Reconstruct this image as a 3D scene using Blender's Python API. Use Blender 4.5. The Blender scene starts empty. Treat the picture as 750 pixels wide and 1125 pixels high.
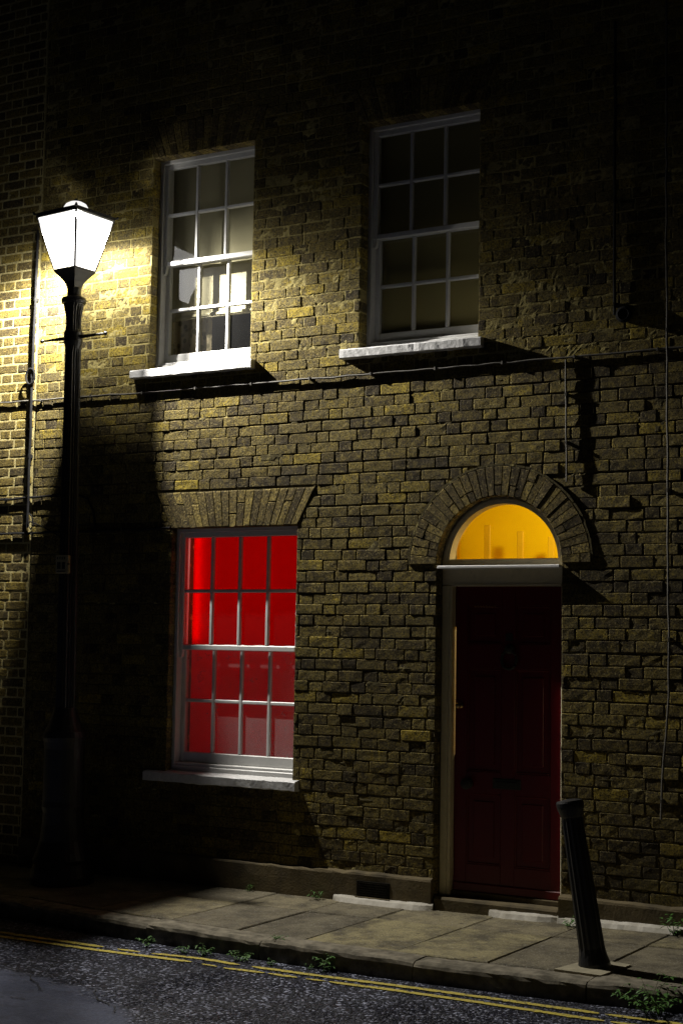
import bpy, math, random
import numpy as np
from mathutils import Vector, Matrix
rnd = random.Random(7)
nrg = np.random.default_rng(11)
scene = bpy.context.scene
col = scene.collection
R = math.radians

# ------------------------------------------------------------------ materials
class NT:
    def __init__(s, name):
        s.m = bpy.data.materials.new(name); s.m.use_nodes = True
        s.t = s.m.node_tree; s.t.nodes.clear()
        s.out = s.n('ShaderNodeOutputMaterial')
    def n(s, typ, **kw):
        nd = s.t.nodes.new(typ)
        for k, v in kw.items():
            if k in nd.inputs.keys() if isinstance(k, str) else False: nd.inputs[k].default_value = v
            else: setattr(nd, k, v)
        return nd
    def l(s, a, b): s.t.links.new(a, b)
    def pos(s): return s.n('ShaderNodeNewGeometry').outputs['Position']
    def noise(s, scale, detail=4, rough=.55, vec=None, out='Fac'):
        nd = s.n('ShaderNodeTexNoise'); nd.inputs['Scale'].default_value = scale
        nd.inputs['Detail'].default_value = detail; nd.inputs['Roughness'].default_value = rough
        s.l(vec if vec is not None else s.pos(), nd.inputs['Vector']); return nd.outputs[out]
    def voro(s, scale, feature='F1', out='Distance', vec=None):
        nd = s.n('ShaderNodeTexVoronoi'); nd.feature = feature; nd.inputs['Scale'].default_value = scale
        s.l(vec if vec is not None else s.pos(), nd.inputs['Vector']); return nd.outputs[out]
    def ramp(s, fac, stops, interp='LINEAR'):
        nd = s.n('ShaderNodeValToRGB'); r = nd.color_ramp; r.interpolation = interp
        while len(r.elements) > 1: r.elements.remove(r.elements[-1])
        for i, (p, c) in enumerate(stops):
            e = r.elements[0] if i == 0 else r.elements.new(p)
            e.position = p; e.color = (*c, 1) if len(c) == 3 else c
        s.l(fac, nd.inputs['Fac']); return nd.outputs['Color']
    def math(s, op, a, b=0., clamp=False):
        nd = s.n('ShaderNodeMath'); nd.operation = op; nd.use_clamp = clamp
        for i, v in enumerate((a, b)):
            if isinstance(v, (int, float)): nd.inputs[i].default_value = v
            else: s.l(v, nd.inputs[i])
        return nd.outputs[0]
    def mix(s, fac, a, b, blend='MIX'):
        nd = s.n('ShaderNodeMix'); nd.data_type = 'RGBA'; nd.blend_type = blend
        for i, v in ((0, fac), (6, a), (7, b)):
            if isinstance(v, (int, float)): nd.inputs[i].default_value = v
            elif isinstance(v, tuple): nd.inputs[i].default_value = (*v, 1)
            else: s.l(v, nd.inputs[i])
        return nd.outputs[2]
    def bump(s, h, strength=.5, dist=.003, normal=None):
        nd = s.n('ShaderNodeBump'); nd.inputs['Strength'].default_value = strength
        nd.inputs['Distance'].default_value = dist; s.l(h, nd.inputs['Height'])
        if normal is not None: s.l(normal, nd.inputs['Normal'])
        return nd.outputs['Normal']
    def bsdf(s, color, rough=.8, spec=.3, normal=None, metal=0.):
        nd = s.n('ShaderNodeBsdfPrincipled')
        for key, v in (('Base Color', color), ('Roughness', rough), ('Specular IOR Level', spec), ('Metallic', metal)):
            if isinstance(v, tuple): nd.inputs[key].default_value = (*v, 1)
            elif isinstance(v, (int, float)): nd.inputs[key].default_value = v
            else: s.l(v, nd.inputs[key])
        if normal is not None: s.l(normal, nd.inputs['Normal'])
        s.l(nd.outputs[0], s.out.inputs['Surface']); return nd

def brick_mat(name, stops, soot, sootcol=(.035, .03, .024)):
    t = NT(name)
    at = t.n('ShaderNodeAttribute'); at.attribute_name = 'brick_tone'
    tone = t.math('ADD', at.outputs['Fac'], t.math('MULTIPLY', t.math('SUBTRACT', t.noise(17, 6, .75), .5), 1.9), True)
    base = t.ramp(tone, stops)
    n1 = t.noise(22, 6, .75)
    base = t.mix(t.ramp(n1, [(.36, (0, 0, 0)), (.66, (.85, .85, .85))]), base, t.mix(.8, base, (.04, .033, .02)))
    n2 = t.noise(75, 4, .7)
    base = t.mix(t.ramp(n2, [(.40, (.9, .9, .9)), (.51, (0, 0, 0))]), base, (.035, .03, .022))
    base = t.mix(t.ramp(t.noise(62, 4, .7), [(.55, (0, 0, 0)), (.67, (.6, .6, .6))]), base, (.55, .45, .20))
    n3 = t.noise(1.3, 4, .6)
    base = t.mix(t.math('MULTIPLY', t.ramp(n3, [(.35, (0, 0, 0)), (.7, (1, 1, 1))]), soot), base, sootcol)
    h = t.math('ADD', t.math('MULTIPLY', t.noise(70, 6, .75), 1.2), t.math('MULTIPLY', t.noise(260, 2, .6), .3))
    pit = t.ramp(t.voro(75), [(.0, (0, 0, 0)), (.22, (1, 1, 1))])
    h = t.math('ADD', h, t.math('MULTIPLY', pit, .18))
    t.bsdf(base, .92, .12, t.bump(h, .85, .006)); return t.m

def simple_noise_mat(name, c1, c2, scale=8, rough=.6, spec=.4, bump=.2, bscale=60, bdist=.002, metal=0.):
    t = NT(name)
    c = t.mix(t.ramp(t.noise(scale, 5, .6), [(.35, (0, 0, 0)), (.65, (1, 1, 1))]), c1, c2)
    nrm = t.bump(t.noise(bscale, 4, .6), bump, bdist) if bump else None
    t.bsdf(c, rough, spec, nrm, metal); return t.m

M = {}
M['brick'] = brick_mat('sooty_stock_brick', [(0, (.065, .05, .026)), (.22, (.19, .145, .047)), (.42, (.35, .265, .06)),
        (.56, (.25, .205, .08)), (.78, (.46, .345, .06)), (1, (.56, .42, .055))], .6)
M['brick_clean'] = brick_mat('yellow_stock_brick', [(0, (.07, .054, .028)), (.35, (.18, .132, .042)), (.6, (.30, .22, .055)),
        (1, (.42, .31, .06))], .25)
M['brick_gauged'] = brick_mat('gauged_arch_brick', [(0, (.10, .075, .035)), (.5, (.25, .19, .07)), (1, (.46, .35, .10))], .35)

def mortar_mat(name, c1, c2, old=None):
    t = NT(name)
    c = t.mix(t.ramp(t.noise(3, 5, .6), [(.35, (0, 0, 0)), (.65, (1, 1, 1))]), c1, c2)
    if old:      # the wall is repointed above the cable line only; old dirty mortar with a few pale scraps below
        xyz = t.n('ShaderNodeSeparateXYZ'); t.l(t.pos(), xyz.inputs[0])
        up = t.math('MULTIPLY', t.math('SUBTRACT', xyz.outputs['Z'], 3.45), 40., True)
        low = t.mix(t.ramp(t.noise(11, 4, .7), [(.56, (0, 0, 0)), (.66, (1, 1, 1))]), old, c2)
        c = t.mix(up, low, c)
    c = t.mix(t.ramp(t.noise(60, 3, .6), [(.35, (.5, .5, .5)), (.55, (0, 0, 0))]), c, (.09, .08, .055))
    t.bsdf(c, .95, .1, t.bump(t.noise(160, 4, .65), .8, .005)); return t.m
M['mortar'] = mortar_mat('old_lime_mortar', (.25, .205, .08), (.47, .395, .15), (.10, .083, .038))
M['mortar_pale'] = mortar_mat('pale_lime_mortar', (.55, .465, .20), (.64, .555, .26))
M['stone'] = simple_noise_mat('rendered_stone', (.17, .135, .075), (.085, .07, .045), 6, .9, .15, .6, 70, .005)
M['fillet'] = simple_noise_mat('pale_mortar_fillet', (.62, .59, .52), (.46, .43, .36), 14, .9, .15, .5, 60, .005)
M['sill'] = simple_noise_mat('painted_sill', (.80, .80, .80), (.66, .66, .66), 30, .55, .35, .6, 45, .004)
def paint(name, c, dirt=.5):
    t = NT(name)
    base = t.mix(t.ramp(t.noise(18, 5, .65), [(.48, (0, 0, 0)), (.75, (dirt,) * 3)]), c, tuple(x * .55 for x in c))
    base = t.mix(t.ramp(t.noise(55, 4, .7), [(.60, (0, 0, 0)), (.70, (dirt,) * 3)]), base, (.16, .14, .10))
    t.bsdf(base, .4, .45, t.bump(t.noise(45, 4, .65), .4, .002)); return t.m
M['white'] = paint('white_gloss_paint', (.88, .88, .86), .2)
M['cream_frame'] = paint('aged_cream_paint', (.76, .68, .48), .3)
M['black_iron'] = simple_noise_mat('black_painted_iron', (.012, .012, .014), (.02, .019, .018), 20, .42, .5, .4, 55, .003)
M['black_cable'] = simple_noise_mat('black_cable_sheath', (.012, .012, .013), (.02, .02, .02), 20, .75, .15, 0)
M['grey_cable'] = simple_noise_mat('weathered_grey_cable', (.14, .13, .11), (.07, .065, .055), 25, .7, .3, 0)
M['door_red'] = paint('dark_red_door_paint', (.11, .0015, .004), .2)
M['door_iron'] = simple_noise_mat('door_iron', (.02, .022, .018), (.03, .03, .025), 30, .5, .4, 0)
M['grille'] = simple_noise_mat('sooty_iron_grille', (.012, .011, .009), (.02, .018, .013), 30, .95, .04, 0)
M['brass'] = simple_noise_mat('brass', (.75, .52, .2), (.6, .4, .15), 40, .3, .5, 0, metal=1.)
M['slate'] = simple_noise_mat('roof_slate', (.07, .07, .08), (.05, .05, .055), 5, .7, .3, .3)
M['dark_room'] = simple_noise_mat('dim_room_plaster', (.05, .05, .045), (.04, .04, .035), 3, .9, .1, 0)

def slab_mat():
    t = NT('york_paving_stone')
    at = t.n('ShaderNodeAttribute'); at.attribute_name = 'brick_tone'
    c = t.ramp(at.outputs['Fac'], [(0, (.17, .15, .105)), (.5, (.25, .215, .13)), (1, (.33, .285, .145))])
    c = t.mix(t.ramp(t.noise(4, 6, .7), [(.42, (0, 0, 0)), (.62, (.9, .9, .9))]), c, (.075, .064, .043))
    c = t.mix(t.ramp(t.voro(3.2), [(.035, (.7, .7, .7)), (.06, (0, 0, 0))]), c, (.05, .045, .035))
    c = t.mix(t.ramp(t.noise(95, 3, .7), [(.36, (.75, .75, .75)), (.48, (0, 0, 0))]), c, (.07, .06, .042))
    c = t.mix(t.ramp(t.noise(80, 3, .7), [(.58, (0, 0, 0)), (.70, (.6, .6, .6))]), c, (.50, .47, .40))
    rough = t.ramp(t.noise(5, 4), [(.3, (.5,) * 3), (.6, (.85,) * 3)])
    h = t.math('ADD', t.noise(120, 5, .7), t.math('MULTIPLY', t.noise(14, 3, .6), 1.5))
    t.bsdf(c, rough, .3, t.bump(h, .8, .007)); return t.m
M['slab'] = slab_mat()
M['kerb'] = simple_noise_mat('granite_kerb', (.27, .24, .18), (.11, .098, .072), 14, .85, .2, .4, 55, .003)
def road_material(name):
    t = NT(name)
    vn = t.n('ShaderNodeTexVoronoi'); vn.inputs['Scale'].default_value = 72; t.l(t.pos(), vn.inputs['Vector'])
    sp = t.n('ShaderNodeSeparateColor'); t.l(vn.outputs['Color'], sp.inputs[0])
    xyz = t.n('ShaderNodeSeparateXYZ'); t.l(t.pos(), xyz.inputs[0])
    # smoother reinstated strip along the middle of the carriageway, ragged border
    dx = t.math('ADD', xyz.outputs['X'], 1.6)
    px = t.math('MAXIMUM', dx, 0.); nx = t.math('MINIMUM', dx, 0.)
    edge = t.math('SUBTRACT', t.math('SUBTRACT', -2.37, t.math('MULTIPLY', t.math('MULTIPLY', px, px), .27)), t.math('MULTIPLY', nx, .13))
    d = t.math('SUBTRACT', edge, xyz.outputs['Y'])
    d = t.math('ADD', d, t.math('MULTIPLY', t.math('SUBTRACT', t.noise(4.5, 5, .65), .5), .55))
    m = t.math('MULTIPLY', d, 9., True)
    big = t.noise(1.6, 5, .62)
    c = t.ramp(sp.outputs[0], [(0, (.006, .007, .012)), (.5, (.020, .022, .037)), (.82, (.07, .076, .118)), (.94, (.52, .55, .72))])
    c = t.mix(t.ramp(big, [(.4, (0, 0, 0)), (.62, (.6,) * 3)]), c, (.020, .021, .032))
    sm = t.ramp(t.noise(70, 4, .7), [(.3, (.085, .097, .150)), (.7, (.150, .168, .25))])
    sm = t.mix(t.ramp(t.noise(9, 5, .7), [(.45, (0, 0, 0)), (.65, (.5,) * 3)]), sm, (.055, .06, .085))
    c = t.mix(m, c, sm)
    wet = t.ramp(t.noise(2.3, 4, .6), [(.38, (.28,) * 3), (.65, (.6,) * 3)])
    dome = t.math('MULTIPLY', t.math('SUBTRACT', 1., t.math('MULTIPLY', vn.outputs['Distance'], 1.1)), t.math('ADD', .3, t.math('MULTIPLY', sp.outputs[1], 1.5)))
    h = t.math('ADD', t.math('MULTIPLY', dome, t.math('SUBTRACT', 1., t.math('MULTIPLY', m, .85))), t.math('MULTIPLY', t.noise(60, 4, .7), .8))
    sp_ = t.math('SUBTRACT', .32, t.math('MULTIPLY', m, .18))
    t.bsdf(c, wet, sp_, t.bump(h, 1., .017)); return t.m
M['road'] = road_material('worn_wet_asphalt')
def yellow_mat():
    t = NT('worn_yellow_line_paint')
    w = t.ramp(t.noise(38, 4, .7), [(.36, (0, 0, 0)), (.46, (1, 1, 1))])
    c = t.mix(w, (.10, .085, .06), t.mix(t.noise(9, 3), (.58, .47, .05), (.52, .43, .11)))
    t.bsdf(c, .7, .3, t.bump(t.noise(110, 4, .7), .6, .004)); return t.m
M['yellow'] = yellow_mat()
M['crack'] = simple_noise_mat('wet_tar_crack', (.008, .008, .009), (.012, .012, .012), 20, .4, .4, 0)

def glass_mat(name, film=0., filmcol=(.7, .7, .7)):
    t = NT(name)
    tr = t.n('ShaderNodeBsdfTransparent'); tr.inputs[0].default_value = (.94, .95, .94, 1)
    gl = t.n('ShaderNodeBsdfGlossy'); gl.inputs['Roughness'].default_value = 0.
    t.l(t.bump(t.noise(3.0, 2, .5), .25, .01), gl.inputs['Normal'])
    fr = t.n('ShaderNodeLayerWeight')
    sch = t.math('ADD', t.math('MULTIPLY', t.math('POWER', fr.outputs['Facing'], 5.), .9), .085)
    mx = t.n('ShaderNodeMixShader'); t.l(sch, mx.inputs[0]); t.l(tr.outputs[0], mx.inputs[1]); t.l(gl.outputs[0], mx.inputs[2])
    o = mx.outputs[0]
    if film:
        df = t.n('ShaderNodeBsdfDiffuse'); df.inputs[0].default_value = (*filmcol, 1)
        m2 = t.n('ShaderNodeMixShader')
        f = t.math('MULTIPLY', t.ramp(t.noise(7, 4, .6), [(.3, (.75,) * 3), (.7, (1,) * 3)]), film)
        t.l(f, m2.inputs[0]); t.l(o, m2.inputs[1]); t.l(df.outputs[0], m2.inputs[2]); o = m2.outputs[0]
    t.l(o, t.out.inputs['Surface']); return t.m
M['glass'] = glass_mat('old_window_glass', .012)
M['glass_dusty'] = glass_mat('dusty_window_glass', .32)

def cloth_mat(name, c, trans, tc=None, pattern=None):
    t = NT(name)
    cc = c
    if pattern:
        v = t.voro(16); cc = t.mix(t.ramp(v, [(.25, (.8,) * 3), (.4, (0, 0, 0))]), c, pattern)
    df = t.n('ShaderNodeBsdfDiffuse'); tl = t.n('ShaderNodeBsdfTranslucent')
    if isinstance(cc, tuple): df.inputs[0].default_value = (*cc, 1)
    else: t.l(cc, df.inputs[0])
    tl.inputs[0].default_value = (*(tc or c), 1)
    mx = t.n('ShaderNodeMixShader'); mx.inputs[0].default_value = trans
    t.l(df.outputs[0], mx.inputs[1]); t.l(tl.outputs[0], mx.inputs[2]); t.l(mx.outputs[0], t.out.inputs['Surface']); return t.m
M['cream_blind'] = cloth_mat('cream_cotton', (.56, .51, .33), .15)
M['olive_blind'] = cloth_mat('olive_cotton', (.55, .47, .20), .15)
M['floral'] = cloth_mat('floral_cotton', (.50, .42, .27), .1, None, (.16, .15, .09))
M['red_blind'] = cloth_mat('red_roller_cloth', (.50, .002, .003), .75, (.8, .001, .001))
M['red_room'] = simple_noise_mat('red_room_plaster', (.75, .02, .02), (.7, .02, .02), 3, .9, .1, 0)
M['hall'] = simple_noise_mat('yellow_hall_plaster', (.82, .545, .002), (.78, .51, .002), 2.5, .9, .1, 0)
M['hall_wood'] = simple_noise_mat('hall_varnished_wood', (.56, .34, .002), (.50, .30, .002), 6, .6, .3, 0)
def leaf_mat():
    t = NT('weed_leaf')
    c = t.mix(t.noise(40, 2), (.05, .16, .025), (.10, .22, .04))
    t.bsdf(c, .55, .35); return t.m
M['leaf'] = leaf_mat()
M['stem'] = simple_noise_mat('weed_stem', (.09, .12, .03), (.07, .08, .03), 20, .7, .2, 0)
M['moss'] = simple_noise_mat('green_moss', (.04, .11, .015), (.07, .15, .03), 90, .9, .1, .8, 200, .006)
M['plate'] = simple_noise_mat('faded_cream_plate', (.38, .34, .2), (.28, .25, .15), 40, .6, .3, 0)
M['plate_mark'] = simple_noise_mat('plate_dark_print', (.05, .05, .035), (.04, .04, .03), 40, .6, .3, 0)
def emit(name, c, s):
    t = NT(name); e = t.n('ShaderNodeEmission'); e.inputs[0].default_value = (*c, 1); e.inputs[1].default_value = s
    t.l(e.outputs[0], t.out.inputs['Surface']); return t.m
LAMP_C = (1., .955, .87)
BULB = 60.
LAMP_P = 1380.
M['bulb'] = emit('lamp_bulb_glow', LAMP_C, BULB)
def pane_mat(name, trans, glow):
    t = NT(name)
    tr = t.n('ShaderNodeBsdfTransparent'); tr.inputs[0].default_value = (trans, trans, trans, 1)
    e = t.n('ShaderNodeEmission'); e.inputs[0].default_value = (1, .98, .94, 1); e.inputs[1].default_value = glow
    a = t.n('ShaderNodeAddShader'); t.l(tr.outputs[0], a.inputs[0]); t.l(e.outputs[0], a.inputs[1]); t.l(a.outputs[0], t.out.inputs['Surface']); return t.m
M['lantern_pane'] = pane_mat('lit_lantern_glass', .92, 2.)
M['lantern_pane_dim'] = pane_mat('lit_dimmed_lantern_glass', .13, 1.6)

# ------------------------------------------------------------------ mesh helpers
class MB:
    def __init__(s): s.v = []; s.f = []; s.mi = []; s.tone = {}
    def add(s, vs, fs, mi=0, tone=None):
        o = len(s.v); s.v += [tuple(map(float, p)) for p in vs]
        for f in fs: s.f.append(tuple(i + o for i in f)); s.mi.append(mi)
        if tone is not None:
            for i in range(o, len(s.v)): s.tone[i] = tone
    def box(s, x0, x1, y0, y1, z0, z1, b=0., mi=0, tone=None, M4=None):
        if b <= 0:
            vs = [(x, y, z) for x in (x0, x1) for y in (y0, y1) for z in (z0, z1)]
            fs = [(0, 1, 3, 2), (4, 6, 7, 5), (0, 4, 5, 1), (2, 3, 7, 6), (0, 2, 6, 4), (1, 5, 7, 3)]
        else:
            vs = []; idx = {}
            def V(p):
                if p not in idx: idx[p] = len(vs); vs.append(p)
                return idx[p]
            X = (x0, x1); Y = (y0, y1); Z = (z0, z1)
            def pt(i, j, k, ax):
                p = [X[i], Y[j], Z[k]]; sg = (i, j, k)
                for a in range(3):
                    if a != ax: p[a] += b if sg[a] == 0 else -b
                return tuple(p)
            fs = []
            for ax in range(3):
                for e in (0, 1):
                    q = []
                    for (u, w) in ((0, 0), (1, 0), (1, 1), (0, 1)):
                        s3 = [0, 0, 0]; s3[ax] = e; s3[(ax + 1) % 3] = u; s3[(ax + 2) % 3] = w
                        q.append(V(pt(*s3, ax)))
                    fs.append(tuple(q if e else q[::-1]))
            for ax in range(3):
                a1, a2 = (ax + 1) % 3, (ax + 2) % 3
                for u in (0, 1):
                    for w in (0, 1):
                        q = []
                        for e, who in ((0, a1), (1, a1), (1, a2), (0, a2)):
                            s3 = [0, 0, 0]; s3[ax] = e; s3[a1] = u; s3[a2] = w
                            q.append(V(pt(*s3, who)))
                        fs.append(tuple(q if (u == w) else q[::-1]))
            for i in (0, 1):
                for j in (0, 1):
                    for k in (0, 1):
                        q = [V(pt(i, j, k, a)) for a in range(3)]
                        fs.append(tuple(q if (i + j + k) % 2 == 1 else q[::-1]))
        if M4 is not None: vs = [tuple(M4 @ Vector(p)) for p in vs]
        s.add(vs, fs, mi, tone)
    def lathe(s, prof, n=24, cx=0, cy=0, flute=None, mi=0, rot=0.):
        vs = []; fs = []
        for i, (r, z) in enumerate(prof):
            fl = flute[i] if flute else 0
            for k in range(n):
                a = 2 * math.pi * k / n + rot
                rr = r * (1 - fl * (1 if k % 2 else 0))
                vs.append((cx + rr * math.cos(a), cy + rr * math.sin(a), z))
        for i in range(len(prof) - 1):
            for k in range(n):
                fs.append((i * n + k, i * n + (k + 1) % n, (i + 1) * n + (k + 1) % n, (i + 1) * n + k))
        fs.append(tuple(range(n))[::-1]); fs.append(tuple((len(prof) - 1) * n + k for k in range(n)))
        s.add(vs, fs, mi)
    def tube(s, pts, r, n=8, mi=0):
        pts = [Vector(p) for p in pts]; vs = []; fs = []
        for i, p in enumerate(pts):
            d = (pts[min(i + 1, len(pts) - 1)] - pts[max(i - 1, 0)]).normalized()
            up = Vector((0, 0, 1)) if abs(d.z) < .9 else Vector((0, 1, 0))
            a = d.cross(up).normalized(); b = d.cross(a).normalized()
            rr = r[i] if isinstance(r, (list, tuple)) else r
            for k in range(n):
                t = 2 * math.pi * k / n
                vs.append(tuple(p + a * rr * math.cos(t) + b * rr * math.sin(t)))
        for i in range(len(pts) - 1):
            for k in range(n):
                fs.append((i * n + k, i * n + (k + 1) % n, (i + 1) * n + (k + 1) % n, (i + 1) * n + k))
        fs.append(tuple(range(n))[::-1]); fs.append(tuple((len(pts) - 1) * n + k for k in range(n)))
        s.add(vs, fs, mi)
    def prism(s, poly, y0, y1, mi=0, tone=None):   # poly in (x,z)
        n = len(poly); vs = [(x, y0, z) for x, z in poly] + [(x, y1, z) for x, z in poly]
        fs = [tuple(range(n)), tuple(range(2 * n - 1, n - 1, -1))]
        for i in range(n): fs.append((i, i + n, (i + 1) % n + n, (i + 1) % n))
        s.add(vs, fs, mi, tone)
    def build(s, name, mats, parent=None, smooth=False, fix=True):
        me = bpy.data.meshes.new(name); me.from_pydata(s.v, [], s.f)
        for m in (mats if isinstance(mats, (list, tuple)) else [mats]): me.materials.append(m)
        me.polygons.foreach_set('material_index', s.mi)
        if s.tone:
            a = me.attributes.new('brick_tone', 'FLOAT', 'POINT')
            d = np.full(len(s.v), .4, dtype=np.float32)
            for i, t in s.tone.items(): d[i] = t
            a.data.foreach_set('value', d)
        if fix:
            import bmesh
            bm = bmesh.new(); bm.from_mesh(me); bmesh.ops.recalc_face_normals(bm, faces=bm.faces); bm.to_mesh(me); bm.free()
        if smooth is True: me.polygons.foreach_set('use_smooth', [True] * len(me.polygons))
        elif smooth: me.shade_smooth_by_angle(angle=smooth) if hasattr(me, 'shade_smooth_by_angle') else None
        me.update()
        o = bpy.data.objects.new(name, me); col.objects.link(o)
        if parent: o.parent = parent
        return o
def tag(o, label=None, cat=None, group=None, kind=None):
    if label: o['label'] = label
    if cat: o['category'] = cat
    if group: o['group'] = group
    if kind: o['kind'] = kind
    return o
def thing(name, label, cat, loc=(0, 0, 0), rot=(0, 0, 0), group=None):
    o = bpy.data.objects.new(name, None); col.objects.link(o); o.location = loc; o.rotation_euler = rot
    return tag(o, label, cat, group)

# ------------------------------------------------------------------ ground levels
def dip(x): return -.013 * min(0., max(x, -9.) - .3)
def zpav(x, y): return -.09 + .022 * x + .02 * y + dip(x)
def zroad(x, y): return -.226 + .022 * x - .015 * (y + 1.39) + dip(x)
KE = [(-14, -1.0), (-6, -1.06), (-2.754, -1.135), (-2.222, -1.20), (-1.747, -1.262), (-1.124, -1.312), (-.553, -1.364), (.044, -1.389),
      (.597, -1.408), (1.09, -1.425), (1.545, -1.424), (2.015, -1.41), (4, -1.38), (14, -1.38)]
def yk(x):
    for (a, ya), (b, yb) in zip(KE, KE[1:]):
        if a <= x <= b: return ya + (yb - ya) * (x - a) / (b - a)
    return KE[0][1] if x < KE[0][0] else KE[-1][1]

# ------------------------------------------------------------------ brickwork
CH = .075
def brick_verts(x0, x1, z0, z1, nu, y_face, depth, jit, tilt, edge):
    w, h = x1 - x0, z1 - z0
    bu = min(.007, w * .25); bv = min(.006, h * .25)
    inner = [bu + (w - 2 * bu) * i / (nu + 1) for i in range(nu + 2)]
    us = [0, 0] + inner + [w, w]
    vs_ = [0, 0, bv, h * .5, h - bv, h, h]
    nU, nV = len(us), len(vs_)
    U = np.array(us)[:, None].repeat(nV, 1); V = np.array(vs_)[None, :].repeat(nU, 0)
    D = nrg.normal(0, jit, (nU, nV)) * .6
    D = D + tilt[0] * (U / max(w, .01) - .5) + tilt[1] * (V / h - .5)
    D[1, :] += .003; D[-2, :] += .003; D[:, 1] += .003; D[:, -2] += .003
    eu = nrg.normal(0, edge, nV); U[0, :] += np.abs(eu); U[1, :] = U[0, :]
    eu = nrg.normal(0, edge, nV); U[-1, :] -= np.abs(eu); U[-2, :] = U[-1, :]
    ev = nrg.normal(0, edge, nU); V[:, 0] += np.abs(ev); V[:, 1] = V[:, 0]
    ev = nrg.normal(0, edge, nU); V[:, -1] -= np.abs(ev); V[:, -2] = V[:, -1]
    c = .003
    for i in (0, 1, -1, -2):
        for j in (0, 1, -1, -2):
            U[i, j] += c if i in (0, 1) else -c; V[i, j] += (c if j in (0, 1) else -c) * .7
    D[0, :] = depth; D[-1, :] = depth; D[:, 0] = depth; D[:, -1] = depth
    if nrg.random() < .06:   # a chipped corner
        i = 1 if nrg.random() < .5 else nU - 2; j = 1 if nrg.random() < .5 else nV - 2
        D[i, j] += .0035
    P = np.stack([x0 + U, y_face + D, z0 + V], -1).reshape(-1, 3)
    F = [(i * nV + j, (i + 1) * nV + j, (i + 1) * nV + j + 1, i * nV + j + 1) for i in range(nU - 1) for j in range(nV - 1)]
    return P.tolist(), F

# openings: (x0, x1, z0, z1) ; arches are cut separately
OPEN = [(-2.50, -1.59, 3.60, 5.255), (-.69, .208, 3.60, 5.235), (-2.245, -1.165, .64, 2.435), (-.075, .803, -.6, 2.15)]
FLAT = [(-2.245, -1.165, 2.435, 2.70, .14), (-2.50, -1.59, 5.255, 5.515, .12), (-.69, .208, 5.235, 5.495, .12)]  # x0,x1,z0,z1,skew
AC = (.364, 2.15); AR0, AR1 = .44, .635
def cuts(za, zb):
    c = []
    zm = (za + zb) / 2
    for x0, x1, z0, z1 in OPEN:
        if zb > z0 + .02 and za < z1 - .02: c.append((x0, x1, True))
    for x0, x1, z0, z1, sk in FLAT:
        if z0 + .01 < zm < z1 - .01:
            t = (zm - z0) / (z1 - z0); c.append((x0 - sk * t, x1 + sk * t, False))
    if AC[1] < zm < AC[1] + AR1:
        hw = math.sqrt(AR1 ** 2 - (zm - AC[1]) ** 2); c.append((AC[0] - hw, AC[0] + hw, False))
    return c
def subtract(a, b, cs):
    segs = [(a, b, False, False)]
    for x0, x1, deep in cs:
        out = []
        for p, q, dl, dr in segs:
            if q <= x0 + 1e-6 or p >= x1 - 1e-6: out.append((p, q, dl or (deep and abs(p - x1) < 1e-6), dr or (deep and abs(q - x0) < 1e-6))); continue
            if p < x0 - .004: out.append((p, x0, dl, deep))
            if q > x1 + .004: out.append((x1, q, deep, dr))
        segs = out
    return segs
def lay(mb, X0, X1, Z0, Z1, style):
    row = 0; z = Z0; drift = 0.
    while z < Z1 - .03:
        za, zb = z, min(z + CH, Z1)
        cs = cuts(za, zb) if style['cut'] else []
        x = X0 - (0 if row % 2 == 0 else .16875) - .3 + .3 * 0
        x += nrg.normal(0, .012 if style['rough'] else .002)
        k = 0
        while x < X1:
            L = (.225 if k % 2 == 0 else .1125) + nrg.normal(0, .009 if style['rough'] else .001)
            a, b = max(x, X0), min(x + L, X1); x += L; k += 1
            if b - a < .02: continue
            for p, q, dl, dr in subtract(a, b, cs):
                if q - p < .018: continue
                g = style['gap'] / 2
                gr = abs(nrg.normal(0, .0010)) if style['rough'] else 0
                bx0 = p + (0 if dl else g + gr); bx1 = q - (0 if dr else g + gr)
                bz0 = za + g + (nrg.normal(0, .0014) if style['rough'] else 0); bz1 = zb - g + (nrg.normal(0, .0014) if style['rough'] else 0)
                nu = 3 if q - p > .15 else 1
                up = za > 3.46
                jit = style['jit']; 
                yf = nrg.normal(0, style['face']) ; 
                tone = float(np.clip((nrg.beta(1.9, 1.9) if up or not style['rough'] else nrg.beta(1.5, 2.9)) + (.08 if k % 2 else -.06), 0, 1))
                dep = .115 if (dl or dr) else .016
                P, F = brick_verts(bx0, bx1, bz0, bz1, nu, yf, dep, jit, (nrg.normal(0, style['tilt']), nrg.normal(0, style['tilt'])), style['edge'])
                if style['rough']:      # courses of old brickwork wander a little
                    dz = .0035 * math.sin(1.9 * p + row * 1.7) + .002 * math.sin(5.3 * p + row * .9)
                    P = [[a_, b_, c_ + dz] for a_, b_, c_ in P]
                mb.add(P, F, 0, tone)
        z += CH; row += 1

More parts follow.
